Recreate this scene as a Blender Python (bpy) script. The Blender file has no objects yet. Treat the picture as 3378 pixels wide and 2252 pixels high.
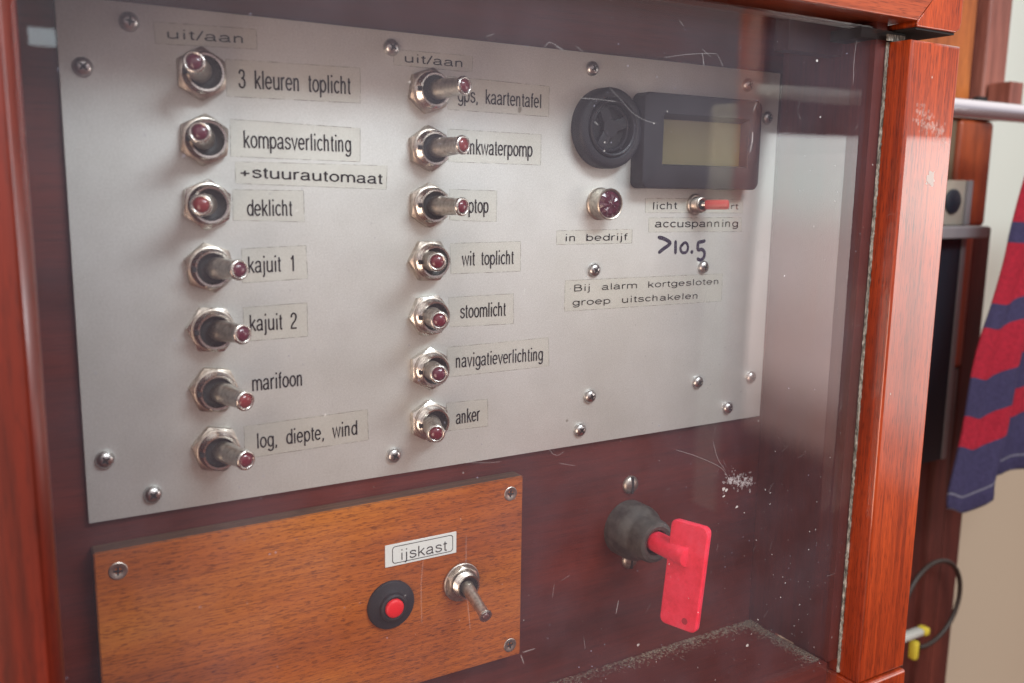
import bpy, bmesh, math, random
from mathutils import Vector, Matrix
random.seed(7)
S = bpy.context.scene
C = S.collection
MM = 0.001
R = math.radians

# ------------------------------------------------------------------ camera, world, lights
cam_d = bpy.data.cameras.new('camera')
cam = bpy.data.objects.new('camera', cam_d); C.objects.link(cam)
cam_d.sensor_width = 36; cam_d.lens = 32.05; cam_d.clip_start = 0.01; cam_d.clip_end = 20
CR = [(0.856032, -0.516726, 0.014277), (-0.073598, -0.149171, -0.986069), (0.511657, 0.843056, -0.165726)]
m = Matrix.Identity(4)
for i in range(3):
    m[i][0] = CR[0][i]; m[i][1] = -CR[1][i]; m[i][2] = -CR[2][i]
m.translation = Vector((-26.966279, -285.172089, -49.897525)) * MM
cam.matrix_world = m
cam_d.dof.use_dof = True; cam_d.dof.focus_distance = 0.345; cam_d.dof.aperture_fstop = 12.5
S.camera = cam
S.view_settings.view_transform = 'Standard'; S.view_settings.look = 'None'
S.view_settings.exposure = 0.0; S.view_settings.gamma = 1

W = bpy.data.worlds.new('World'); S.world = W; W.use_nodes = True
nt = W.node_tree; bg = nt.nodes['Background']
tc = nt.nodes.new('ShaderNodeTexCoord'); sx = nt.nodes.new('ShaderNodeSeparateXYZ')
cr = nt.nodes.new('ShaderNodeValToRGB'); mp = nt.nodes.new('ShaderNodeMapRange')
nt.links.new(tc.outputs['Generated'], sx.inputs[0]); nt.links.new(sx.outputs['Z'], mp.inputs['Value'])
mp.inputs['From Min'].default_value = -1; mp.inputs['From Max'].default_value = 1
nt.links.new(mp.outputs[0], cr.inputs[0]); nt.links.new(cr.outputs[0], bg.inputs['Color'])
e = cr.color_ramp.elements
e[0].position = 0.44; e[0].color = (0.10, 0.030, 0.020, 1)
e[1].position = 0.80; e[1].color = (1.0, 0.90, 0.84, 1)
x = e.new(0.56); x.color = (0.355, 0.305, 0.325, 1)
bg.inputs['Strength'].default_value = 1.5

def area(name, loc, target, sx_, sy_, power, col):
    d = bpy.data.lights.new(name, 'AREA'); d.shape = 'RECTANGLE'
    d.size = sx_ * MM; d.size_y = sy_ * MM; d.energy = power; d.color = col
    o = bpy.data.objects.new(name, d); C.objects.link(o)
    o.location = Vector(loc) * MM
    dr = Vector(target) - Vector(loc)
    o.rotation_euler = dr.to_track_quat('-Z', 'Y').to_euler()
    return o
def rad(r, a, b): return r * math.pi * a * b * 1e-6       # power of a lamp of a given radiance
# overhead hatch: cool key light from above, ahead and to the right of the cabinet
area('hatch_light', (330, -560, 430), (130, 0, -80), 440, 150, rad(31, 440, 150), (0.84, 0.94, 1.0))
# daylight opening in the cabin side, seen mirrored in the acrylic pane and in the varnish
o = area('side_window_light', (700, -365, -164), (0, -365, -164), 296, 330, rad(5.0, 296, 330), (1, 1, 1))
o.rotation_euler.rotate(Matrix.Rotation(R(-4), 3, 'X'))
o.data.use_nodes = True; lt = o.data.node_tree; em = lt.nodes['Emission']
ge = lt.nodes.new('ShaderNodeNewGeometry'); sp_ = lt.nodes.new('ShaderNodeSeparateXYZ'); lt.links.new(ge.outputs['Parametric'], sp_.inputs[0])
def lramp(src, stops):
    r_ = lt.nodes.new('ShaderNodeValToRGB'); r_.color_ramp.interpolation = 'EASE'; el_ = r_.color_ramp.elements
    while len(el_) < len(stops): el_.new(.5)
    for s_, (p_, c_) in zip(el_, stops): s_.position = p_; s_.color = (*c_, 1)
    lt.links.new(src, r_.inputs[0]); return r_.outputs[0]
# the opening is bright and greenish at its top, pinker and dimmer towards its sill; a side fade is painted in to soften its mirrored edges
cv = lramp(sp_.outputs['Y'], [(0.0, (0, 0, 0)), (0.12, (.22, .15, .13)), (0.34, (.62, .49, .45)), (0.66, (.80, .70, .66)), (0.86, (.90, .98, .93)), (0.985, (.95, 1, .97)), (1.0, (.5, .5, .5))])
cu_ = lramp(sp_.outputs['X'], [(0.0, (.2, .2, .2)), (0.05, (1, 1, 1)), (0.95, (1, 1, 1)), (1.0, (0, 0, 0))])
mx = lt.nodes.new('ShaderNodeMix'); mx.data_type = 'RGBA'; mx.blend_type = 'MULTIPLY'; mx.inputs[0].default_value = 1
lt.links.new(cv, mx.inputs[6]); lt.links.new(cu_, mx.inputs[7]); lt.links.new(mx.outputs[2], em.inputs['Color'])
# added warm fill lamp, standing in for light off the cabin mahogany, low left
area('warm_fill_light', (-480, -430, -330), (160, 0, -100), 420, 420, rad(6.4, 420, 420), (1.0, 0.76, 0.60))
# small far porthole
area('porthole_light', (112, -1500, 179), (0, 0, 0), 40, 28, rad(3.4, 40, 28), (0.8, 0.95, 1.0))

# ------------------------------------------------------------------ materials
def mat(name, col=(0.5, 0.5, 0.5), rough=0.5, metal=0.0, coat=0.0, coatr=0.05, spec=0.5):
    M = bpy.data.materials.new(name); M.use_nodes = True
    b = M.node_tree.nodes['Principled BSDF']
    b.inputs['Base Color'].default_value = (*col, 1); b.inputs['Roughness'].default_value = rough
    b.inputs['Metallic'].default_value = metal; b.inputs['Coat Weight'].default_value = coat
    b.inputs['Coat Roughness'].default_value = coatr; b.inputs['Specular IOR Level'].default_value = spec
    return M
def N(M, t, **kw):
    n = M.node_tree.nodes.new(t)
    for k, v in kw.items(): setattr(n, k, v)
    return n
def L(M, a, b): M.node_tree.links.new(a, b)
def noise(M, vec, scale, detail=2, rough=0.5):
    n = N(M, 'ShaderNodeTexNoise'); n.inputs['Scale'].default_value = scale
    n.inputs['Detail'].default_value = detail; n.inputs['Roughness'].default_value = rough
    if vec is not None: L(M, vec, n.inputs['Vector'])
    return n.outputs['Fac']
def coords(M, sc=(1, 1, 1), rot=(0, 0, 0)):
    t = N(M, 'ShaderNodeTexCoord'); p = N(M, 'ShaderNodeMapping')
    p.inputs['Scale'].default_value = sc; p.inputs['Rotation'].default_value = rot
    L(M, t.outputs['Object'], p.inputs['Vector']); return p.outputs[0]
def ramp(M, fac, stops):
    r = N(M, 'ShaderNodeValToRGB'); el = r.color_ramp.elements
    while len(el) < len(stops): el.new(0.5)
    for s, (p, c) in zip(el, stops): s.position = p; s.color = (*c, 1) if len(c) == 3 else c
    L(M, fac, r.inputs[0]); return r.outputs[0]
def mixc(M, fac, a, b, mode='MIX'):
    n = N(M, 'ShaderNodeMix', data_type='RGBA', blend_type=mode)
    for s, v in ((0, fac), (6, a), (7, b)):
        if hasattr(v, 'is_linked') or hasattr(v, 'links'): L(M, v, n.inputs[s])
        else: n.inputs[s].default_value = v if s == 0 else (*v, 1)
    return n.outputs[2]
def bump(M, h, strength, dist=0.0002):
    b = N(M, 'ShaderNodeBump'); b.inputs['Strength'].default_value = strength; b.inputs['Distance'].default_value = dist
    L(M, h, b.inputs['Height']); L(M, b.outputs[0], M.node_tree.nodes['Principled BSDF'].inputs['Normal'])

def wood(name, light, mid, dark, axis='Z', rough=0.35, coat=0.6, pores=0.6, coatr=0.06, fine=1.0, streaks=0.75, plen=130):
    """mahogany: broad tone drift, long streaks and short dark pores, all along one axis"""
    M = mat(name, mid, rough, 0, coat, coatr)
    b = M.node_tree.nodes['Principled BSDF']
    ax = 'XYZ'.index(axis)
    def sc(a, l): v = [a] * 3; v[ax] = l; return tuple(v)
    broad = noise(M, coords(M, sc(30, 8)), 1, 3)
    streak = noise(M, coords(M, sc(420 * fine, 14)), 1, 4, 0.6)
    pore = noise(M, coords(M, sc(1500 * fine, plen)), 1, 2, 0.5)
    c = ramp(M, broad, [(0.32, dark), (0.5, mid), (0.70, light)])
    s = ramp(M, streak, [(0.36, (0.62, 0.55, 0.5)), (0.58, (1.12, 1.1, 1.05))])
    c = mixc(M, streaks, c, s, 'MULTIPLY')
    p = ramp(M, pore, [(0.36, (0.28, 0.2, 0.18)), (0.46, (1, 1, 1))])
    c = mixc(M, pores, c, p, 'MULTIPLY')
    L(M, c, b.inputs['Base Color'])
    bump(M, pore, 0.25, 0.0001)
    return M

M_stile = wood('varnished_mahogany', (0.47, 0.064, 0.009), (0.34, 0.040, 0.006), (0.21, 0.022, 0.004), 'Z', 0.4, 1.0, 0.7, 0.03, 1.9, 0.85, 170)
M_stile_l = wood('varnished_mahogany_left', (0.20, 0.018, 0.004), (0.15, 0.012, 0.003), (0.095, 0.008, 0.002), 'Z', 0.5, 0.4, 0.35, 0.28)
M_rail = wood('varnished_mahogany_rail', (0.42, 0.085, 0.028), (0.35, 0.060, 0.019), (0.26, 0.038, 0.012), 'X', 0.4, 0.6, 0.7, 0.05, 1.6, 0.6)
M_small = wood('mahogany_board', (0.50, 0.160, 0.020), (0.39, 0.100, 0.011), (0.27, 0.058, 0.007), 'X', 0.5, 0.03, 0.75, 0.3, 2.6, 0.55, 420)
M_smalledge = wood('board_end_grain', (0.13, 0.07, 0.045), (0.10, 0.055, 0.035), (0.08, 0.04, 0.025), 'X', 0.6, 0.0, 0.5)
M_back = wood('dark_backboard', (0.125, 0.016, 0.009), (0.085, 0.010, 0.006), (0.050, 0.006, 0.005), 'X', 0.55, 0.1, 0.3, 0.3, 1.6, 0.4)
M_side = wood('dark_cavity_side', (0.11, 0.016, 0.009), (0.075, 0.010, 0.007), (0.045, 0.007, 0.005), 'Z', 0.6, 0.05, 0.3, 0.3, 1.6, 0.4)
M_post = wood('cabin_post_wood', (0.40, 0.085, 0.024), (0.27, 0.050, 0.015), (0.15, 0.026, 0.010), 'Z', 0.5, 0.3, 0.2, 0.3, 0.4)
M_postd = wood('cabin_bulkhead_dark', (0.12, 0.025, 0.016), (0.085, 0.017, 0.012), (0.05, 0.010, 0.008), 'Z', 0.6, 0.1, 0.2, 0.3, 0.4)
M_postp = wood('cabin_post_pink', (0.36, 0.145, 0.105), (0.30, 0.105, 0.078), (0.24, 0.08, 0.06), 'Z', 0.5, 0.2, 0.1, 0.3, 0.4)
M_posto = wood('cabin_board_orange', (0.48, 0.15, 0.03), (0.40, 0.11, 0.022), (0.30, 0.075, 0.018), 'Z', 0.5, 0.1, 0.2, 0.3, 0.4)

# satin anodised aluminium
M_alu = mat('satin_aluminium', (0.62, 0.60, 0.60), 0.48, 0.42, 0, 0, 0.4)
b = M_alu.node_tree.nodes['Principled BSDF']
big = noise(M_alu, coords(M_alu, (24, 24, 24)), 1, 6, 0.62)
fin = noise(M_alu, coords(M_alu, (1700, 1700, 1700)), 1, 3, 0.7)
c = ramp(M_alu, big, [(0.36, (0.575, 0.580, 0.550)), (0.64, (0.655, 0.665, 0.640))])
g = ramp(M_alu, fin, [(0.36, (0.90, 0.90, 0.89)), (0.64, (1.09, 1.09, 1.09))])
c = mixc(M_alu, 0.8, c, g, 'MULTIPLY')
spot = noise(M_alu, coords(M_alu, (160, 160, 160)), 1, 1)
c = mixc(M_alu, 1.0, c, ramp(M_alu, spot, [(0.17, (0.45, 0.42, 0.38)), (0.205, (1, 1, 1))]), 'MULTIPLY')
L(M_alu, c, b.inputs['Base Color'])

def worn_metal(name, col, rough):
    M = mat(name, col, rough, 1.0)
    b = M.node_tree.nodes['Principled BSDF']
    n = noise(M, coords(M, (700, 700, 700)), 1, 4, 0.6)
    L(M, ramp(M, n, [(0.34, tuple(v * 0.62 for v in col)), (0.58, col)]), b.inputs['Base Color'])
    rr = N(M, 'ShaderNodeMapRange'); L(M, n, rr.inputs[0]); rr.inputs[3].default_value = rough + 0.22; rr.inputs[4].default_value = rough - 0.04
    L(M, rr.outputs[0], b.inputs['Roughness'])
    return M
M_chrome = worn_metal('worn_chrome', (0.78, 0.75, 0.70), 0.16)
M_nut = worn_metal('tarnished_nickel_nut', (0.60, 0.54, 0.47), 0.28)
M_lever = worn_metal('dull_nickel_lever', (0.50, 0.45, 0.40), 0.34)
M_screw = worn_metal('screw_steel', (0.62, 0.61, 0.60), 0.22)
M_boot = mat('dark_rubber_boot', (0.022, 0.024, 0.024), 0.5)
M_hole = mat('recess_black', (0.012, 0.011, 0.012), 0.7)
M_redlens = mat('dark_red_lens', (0.13, 0.009, 0.020), 0.12, 0, 0.6, 0.04)
M_redlens2 = mat('brownish_lens', (0.10, 0.03, 0.028), 0.15, 0, 0.5, 0.05)
M_black = mat('black_plastic', (0.017, 0.017, 0.022), 0.5, spec=0.35)
n_ = noise(M_black, coords(M_black, (600, 600, 600)), 1, 3); bump(M_black, n_, 0.1, 0.0001)
M_lcdwell = mat('black_plastic_well', (0.02, 0.02, 0.024), 0.5)
M_lcd = mat('olive_lcd_glass', (0.120, 0.102, 0.045), 0.25)
M_redbtn = mat('bright_red_button', (0.72, 0.008, 0.016), 0.45)
M_key = mat('red_plastic_key', (1.0, 0.040, 0.085), 0.38, 0, 0, 0, 0.4)
b = M_key.node_tree.nodes['Principled BSDF']; b.inputs['Subsurface Weight'].default_value = 0.25
b.inputs['Subsurface Radius'].default_value = (0.004, 0.0006, 0.0006); b.inputs['Subsurface Scale'].default_value = 1.0
L(M_key, ramp(M_key, noise(M_key, coords(M_key, (130, 130, 130)), 1, 5, .7), [(.34, (.80, .020, .045)), (.55, (1.0, .040, .085)), (.72, (1.0, .075, .125))]), b.inputs['Base Color'])
bump(M_key, noise(M_key, coords(M_key, (500, 500, 500)), 1, 2), 0.15, 0.0002)
M_sleeve = mat('translucent_red_sleeve', (0.72, 0.07, 0.07), 0.3); 
M_sleeve.node_tree.nodes['Principled BSDF'].inputs['Transmission Weight'].default_value = 0.35
M_swbody = mat('grey_switch_body', (0.050, 0.048, 0.044), 0.5)
L(M_swbody, ramp(M_swbody, noise(M_swbody, coords(M_swbody, (160, 160, 160)), 1, 5, .65), [(.35, (.03, .028, .026)), (.65, (.085, .08, .072))]), M_swbody.node_tree.nodes['Principled BSDF'].inputs['Base Color'])
bump(M_swbody, noise(M_swbody, coords(M_swbody, (300, 300, 300)), 1, 3), 0.3, 0.0003)
M_sticker = mat('white_sticker', (0.66, 0.70, 0.68), 0.5)
M_ink = mat('black_ink', (0.035, 0.033, 0.036), 0.6)
M_steel = mat('grey_tube', (0.62, 0.62, 0.68), 0.25, 0.85)
M_pale = mat('pale_hull_lining', (0.80, 0.88, 0.80), 0.7)
M_beige = mat('beige_lining', (0.52, 0.44, 0.33), 0.8)
M_navy = mat('navy_panel', (0.012, 0.018, 0.028), 0.5)
M_grey = mat('grey_trim', (0.22, 0.21, 0.22), 0.5)
M_cream = mat('cream_casing', (0.36, 0.33, 0.27), 0.5)
M_brown = mat('olive_brown_board', (0.16, 0.12, 0.075), 0.6)
M_yellow = mat('yellow_plastic', (0.55, 0.44, 0.04), 0.5)
M_white = mat('white_plastic', (0.42, 0.43, 0.40), 0.5)
M_cable = mat('grey_cable', (0.026, 0.018, 0.015), 0.5)
M_seal = mat('old_sealant', (0.30, 0.30, 0.27), 0.8)
nn = noise(M_seal, coords(M_seal, (900, 900, 260)), 1, 3, 0.7)
L(M_seal, ramp(M_seal, nn, [(0.35, (0.04, 0.04, 0.035)), (0.5, (0.19, 0.18, 0.155)), (0.68, (0.46, 0.45, 0.40))]), M_seal.node_tree.nodes['Principled BSDF'].inputs['Base Color'])

def see_through(name, tint, gloss_rough, dust_col, dust, speck=False, ior=1.49):
    """clear plastic: transparent body, Fresnel reflection, a thin coat of dust"""
    M = bpy.data.materials.new(name); M.use_nodes = True; t = M.node_tree; t.nodes.clear()
    out = N(M, 'ShaderNodeOutputMaterial'); tr = N(M, 'ShaderNodeBsdfTransparent'); gl = N(M, 'ShaderNodeBsdfGlossy')
    df = N(M, 'ShaderNodeBsdfDiffuse'); fr = N(M, 'ShaderNodeFresnel'); m1 = N(M, 'ShaderNodeMixShader'); m2 = N(M, 'ShaderNodeMixShader')
    tr.inputs[0].default_value = (*tint, 1); gl.inputs['Roughness'].default_value = gloss_rough; fr.inputs[0].default_value = 1.49
    df.inputs[0].default_value = (*dust_col, 1)
    ge = N(M, 'ShaderNodeNewGeometry'); im = N(M, 'ShaderNodeMapRange'); L(M, ge.outputs['Backfacing'], im.inputs[0])
    im.inputs[3].default_value = ior; im.inputs[4].default_value = 1 / ior; L(M, im.outputs[0], fr.inputs[0])
    L(M, fr.outputs[0], m1.inputs[0]); L(M, tr.outputs[0], m1.inputs[1]); L(M, gl.outputs[0], m1.inputs[2])
    n = noise(M, coords(M, (22, 22, 22)), 1, 5, 0.65)
    mr = N(M, 'ShaderNodeMapRange'); L(M, n, mr.inputs[0]); mr.inputs[1].default_value = 0.3; mr.inputs[2].default_value = 0.75
    mr.inputs[3].default_value = dust * 0.35; mr.inputs[4].default_value = dust * 2.0
    fac = mr.outputs[0]
    if speck:
        v = N(M, 'ShaderNodeTexVoronoi'); v.inputs['Scale'].default_value = 260; L(M, coords(M, (1, 1, 1)), v.inputs['Vector'])
        r = ramp(M, v.outputs['Distance'], [(0.03, (0.5, 0.5, 0.5)), (0.07, (0, 0, 0))])
        g = ramp(M, noise(M, coords(M, (60, 60, 60)), 1, 2), [(0.56, (0, 0, 0)), (0.62, (1, 1, 1))])
        mu = mixc(M, 1.0, r, g, 'MULTIPLY')
        ad = N(M, 'ShaderNodeMath', operation='ADD'); L(M, fac, ad.inputs[0]); L(M, mu, ad.inputs[1]); fac = ad.outputs[0]
    L(M, fac, m2.inputs[0]); L(M, m1.outputs[0], m2.inputs[1]); L(M, df.outputs[0], m2.inputs[2]); L(M, m2.outputs[0], out.inputs[0])
    return M
M_acryl = see_through('dusty_acrylic', (0.985, 0.985, 0.985), 0.0, (0.56, 0.57, 0.72), 0.016, True)
M_tape = see_through('clear_label_tape', (0.99, 0.99, 0.97), 0.25, (0.80, 0.75, 0.64), 0.05, False, 1.10)
M_scratch = see_through('scratch_white', (1, 1, 1), 0.5, (0.85, 0.85, 0.85), 0.15)
M_dust = see_through('dust_white', (1, 1, 1), 0.5, (0.9, 0.88, 0.84), 0.34)
def faded(name, col, lo, hi, scale):
    M = bpy.data.materials.new(name); M.use_nodes = True; t = M.node_tree; t.nodes.clear()
    out = N(M, 'ShaderNodeOutputMaterial'); tr = N(M, 'ShaderNodeBsdfTransparent'); df = N(M, 'ShaderNodeBsdfDiffuse'); m1 = N(M, 'ShaderNodeMixShader')
    df.inputs[0].default_value = (*col, 1)
    n = noise(M, coords(M, (scale,) * 3), 1, 3, 0.7)
    mr = N(M, 'ShaderNodeMapRange'); L(M, n, mr.inputs[0]); mr.inputs[1].default_value = 0.38; mr.inputs[2].default_value = 0.6
    mr.inputs[3].default_value = lo; mr.inputs[4].default_value = hi
    L(M, mr.outputs[0], m1.inputs[0]); L(M, tr.outputs[0], m1.inputs[1]); L(M, df.outputs[0], m1.inputs[2]); L(M, m1.outputs[0], out.inputs[0])
    return M
M_print = faded('worn_black_print', (0.014, 0.013, 0.014), 0.82, 1.0, 700)
M_marker = faded('felt_marker_ink', (0.030, 0.022, 0.050), 0.7, 0.97, 900)
M_tapeedge = faded('grimy_tape_edge', (0.18, 0.155, 0.12), 0.0, 0.42, 260)

# ------------------------------------------------------------------ mesh helpers (all in millimetres)
def link(name, bm, material, parent=None, loc=None, smooth=None, weighted=False):
    for v in bm.verts: v.co *= MM
    me = bpy.data.meshes.new(name)
    bmesh.ops.recalc_face_normals(bm, faces=bm.faces[:])
    if smooth is not None:
        for f in bm.faces: f.smooth = True
        for ed in bm.edges:
            if len(ed.link_faces) == 2 and ed.calc_face_angle(0) > R(smooth): ed.smooth = False
    wn = None
    if weighted:
        for f in bm.faces: f.smooth = True
        wn = []
        for v in bm.verts:
            n = Vector((0, 0, 0))
            for f in v.link_faces: n += f.normal * f.calc_area()
            wn.append(n.normalized() if n.length else Vector((0, 0, 1)))
    bm.to_mesh(me); bm.free(); me.materials.append(material)
    if wn: me.normals_split_custom_set_from_vertices(wn)
    o = bpy.data.objects.new(name, me); C.objects.link(o)
    if parent: o.parent = parent
    if loc is not None: o.location = Vector(loc) * MM
    return o
def tag(o, label=None, cat=None, group=None, kind=None):
    if label: o['label'] = label
    if cat: o['category'] = cat
    if group: o['group'] = group
    if kind: o['kind'] = kind
    return o
def empty(name, loc, label, cat, group=None):
    o = bpy.data.objects.new(name, None); C.objects.link(o); o.empty_display_size = 0.005
    o.location = Vector(loc) * MM
    return tag(o, label, cat, group)
def box(bm, x0, x1, y0, y1, z0, z1, bev=0.0, seg=2):
    r = bmesh.ops.create_cube(bm, size=1)
    for v in r['verts']:
        v.co = Vector(((x0 + x1) / 2 + v.co.x * (x1 - x0), (y0 + y1) / 2 + v.co.y * (y1 - y0), (z0 + z1) / 2 + v.co.z * (z1 - z0)))
    if bev:
        es = {e for v in r['verts'] for e in v.link_edges}
        bmesh.ops.bevel(bm, geom=list(es), offset=bev, segments=seg, affect='EDGES', profile=0.5)
    return bm
def boxbm(*a, **k):
    bm = bmesh.new(); box(bm, *a, **k); return bm
def lathe(profile, seg=48, bm=None, mtx=None, rfun=None):
    """revolve (radius, height) pairs; height runs outward from the wall (-Y)"""
    bm = bm or bmesh.new(); rings = []
    for (r, h) in profile:
        if r < 1e-6: rings.append([bm.verts.new((0, -h, 0))]); continue
        rings.append([bm.verts.new((r * math.cos(2 * math.pi * i / seg), -h, r * math.sin(2 * math.pi * i / seg))) for i in range(seg)])
    for a, b_ in zip(rings, rings[1:]):
        for i in range(seg):
            j = (i + 1) % seg
            if len(a) == 1 and len(b_) == 1: continue
            if len(a) == 1: bm.faces.new((a[0], b_[i], b_[j]))
            elif len(b_) == 1: bm.faces.new((a[i], a[j], b_[0]))
            else: bm.faces.new((a[i], a[j], b_[j], b_[i]))
    if mtx is not None:
        for rg in rings:
            for v in rg: v.co = mtx @ v.co
    return bm
def hexnut(rc, thick, rin, ang, seg=72):
    """hexagonal nut, chamfered at the outer face"""
    bm = bmesh.new(); ra = rc * math.cos(math.pi / 6); rr = ra * 0.985
    levels = [[], [], [], []]
    for i in range(seg):
        t = 2 * math.pi * i / seg
        ph = (t - R(ang)) % (math.pi / 3) - math.pi / 6
        rh = min(ra / math.cos(ph), rc * 0.992)
        hs = thick - max(0, rh - rr) * 0.62
        for k, (r, h) in enumerate(((rh, 0), (rh, hs), (rr, thick), (rin, thick))):
            levels[k].append(bm.verts.new((r * math.cos(t), -h, r * math.sin(t))))
    for a, b_ in zip(levels, levels[1:]):
        for i in range(seg):
            j = (i + 1) % seg; bm.faces.new((a[i], a[j], b_[j], b_[i]))
    return bm
def axis_mtx(d):
    """turn the -Y axis of a lathe onto direction d"""
    return Vector((0, -1, 0)).rotation_difference(Vector(d).normalized()).to_matrix().to_4x4()
def sheet(bm, pts, y):
    bm.faces.new([bm.verts.new((p[0], y, p[1])) for p in pts])
def ribbon(bm, pts, w, y):
    """flat stroke through points in the XZ plane, width tapering at the ends"""
    n = len(pts); L_, R_ = [], []
    for i, p in enumerate(pts):
        a = Vector(pts[max(0, i - 1)]); c_ = Vector(pts[min(n - 1, i + 1)]); d = (c_ - a)
        d = d.normalized() if d.length else Vector((1, 0)); nrm = Vector((-d.y, d.x))
        ww = w / 2 * (0.45 if i in (0, n - 1) else 1)
        L_.append(bm.verts.new((p[0] + nrm.x * ww, y, p[1] + nrm.y * ww))); R_.append(bm.verts.new((p[0] - nrm.x * ww, y, p[1] - nrm.y * ww)))
    for i in range(n - 1): bm.faces.new((L_[i], L_[i + 1], R_[i + 1], R_[i]))
def smooth_pts(pts, n=6):
    """Catmull-Rom through points"""
    P = [Vector(p) for p in pts]; P = [2 * P[0] - P[1]] + P + [2 * P[-1] - P[-2]]; out = []
    for i in range(1, len(P) - 2):
        for k in range(n):
            t = k / n; a, b_, c_, d = P[i - 1], P[i], P[i + 1], P[i + 2]
            out.append(0.5 * ((2 * b_) + (c_ - a) * t + (2 * a - 5 * b_ + 4 * c_ - d) * t * t + (3 * b_ - a - 3 * c_ + d) * t ** 3))
    out.append(P[-2]); return out
def A_(cx, cy, rx, ry, a0, a1, n=10):
    return [(cx + rx * math.cos(R(a0 + (a1 - a0) * k / n)), cy + ry * math.sin(R(a0 + (a1 - a0) * k / n))) for k in range(n + 1)]
def C_(*v): return [tuple(p) for p in smooth_pts(list(zip(v[::2], v[1::2])), 4)]
def P_(*v): return list(zip(v[::2], v[1::2]))
lo, md, hi, ry = .045, .365, .685, .32
n_arch = lambda x: [(x, 0), (x, md)] and C_(x, .50, x + .06, .62, x + .17, hi, x + .28, .64, x + .32, .50) + [(x + .32, 0)]
GL = {            # letterform strokes of a plain sans serif: advance width, centre lines (ascender = 1)
'a': (.56, [C_(.08, .53, .13, .64, .26, hi, .39, .64, .43, .52) + P_(.43, .16) + C_(.43, .12, .45, .05, .52, .05), C_(.43, .41, .33, .38, .17, .35, .06, .27, .06, .14, .12, .06, .22, .04, .34, .08, .43, .20)]),
'b': (.56, [P_(.07, 1, .07, 0), A_(.28, md, .21, ry, 0, 360, 20)]), 'd': (.56, [P_(.49, 1, .49, 0), A_(.28, md, .21, ry, 0, 360, 20)]),
'c': (.50, [A_(.27, md, .21, ry, 42, 318, 16)]), 'e': (.56, [P_(.06, md + .01, .49, md + .01), A_(.27, md, .22, ry, 0, 320, 20)]),
'f': (.28, [P_(.13, 0, .13, .82) + C_(.14, .90, .18, .96, .27, .97), P_(.02, .68, .26, .68)]),
'g': (.56, [A_(.27, md, .21, ry, 0, 360, 20), P_(.48, .70, .48, .02) + C_(.48, -.06, .42, -.19, .27, -.24, .13, -.20, .08, -.12)]),
'h': (.56, [P_(.08, 1, .08, 0), n_arch(.08)]), 'i': (.25, [P_(.125, .69, .125, 0), P_(.125, .90, .125, 1.02)]),
'j': (.25, [P_(.125, .69, .125, -.12) + C_(.11, -.19, .07, -.24, .0, -.24), P_(.125, .90, .125, 1.02)]),
'k': (.50, [P_(.08, 1, .08, 0), P_(.44, .70, .08, .28), P_(.20, .42, .47, 0)]), 'l': (.22, [P_(.11, 1, .11, 0)]),
'm': (.86, [P_(.08, .71, .08, 0), C_(.08, .50, .13, .62, .23, hi, .36, .64, .43, .50) + [(.43, 0)], C_(.43, .50, .48, .62, .58, hi, .71, .64, .78, .50) + [(.78, 0)]]),
'n': (.56, [P_(.08, .71, .08, 0), n_arch(.08)]), 'o': (.56, [A_(.28, md, .22, ry, 0, 360, 22)]),
'p': (.56, [P_(.07, .71, .07, -.27), A_(.28, md, .21, ry, 0, 360, 20)]), 'r': (.34, [P_(.08, .71, .08, 0), C_(.08, .48, .13, .61, .22, .68, .33, .69)]),
's': (.50, [C_(.43, .54, .37, .65, .24, hi, .11, .64, .08, .53, .14, .44, .27, .38, .40, .32, .44, .20, .38, .09, .24, .04, .11, .08, .05, .20)]),
't': (.28, [P_(.13, .90, .13, .13) + C_(.14, .07, .18, .04, .26, .04), P_(.02, .68, .26, .68)]),
'u': (.56, [P_(.08, .71, .08, .22) + C_(.10, .11, .17, .05, .25, .04, .38, .09, .46, .22), P_(.46, .71, .46, 0)]),
'v': (.50, [P_(.03, .71, .25, .02, .47, .71)]), 'w': (.72, [P_(.03, .71, .19, .02, .36, .68, .53, .02, .69, .71)]),
',': (.28, [P_(.12, .09, .12, 0, .08, -.14)]), '/': (.28, [P_(.0, -.02, .28, 1.02)]), '+': (.60, [P_(.08, .36, .52, .36), P_(.30, .60, .30, .12)]),
'1': (.56, [P_(.32, 0, .32, .98) , P_(.14, .76, .24, .82, .32, .98)]),
'2': (.56, [C_(.07, .70, .10, .87, .26, .96, .42, .88, .46, .72, .38, .52, .20, .34, .07, .14) + P_(.06, .04, .49, .04)]),
'3': (.56, [C_(.07, .76, .13, .91, .26, .96, .41, .89, .44, .75, .38, .58, .22, .53), C_(.22, .53, .40, .48, .48, .30, .42, .10, .26, .03, .11, .09, .05, .26)]),
'B': (.66, [P_(.09, 0, .09, .98), P_(.09, .955, .34, .955) + C_(.42, .94, .52, .86, .52, .66, .42, .55, .34, .54) + P_(.09, .54), P_(.34, .54) + C_(.44, .52, .57, .42, .57, .16, .46, .05, .36, .04) + P_(.09, .04)]),
}
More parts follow.
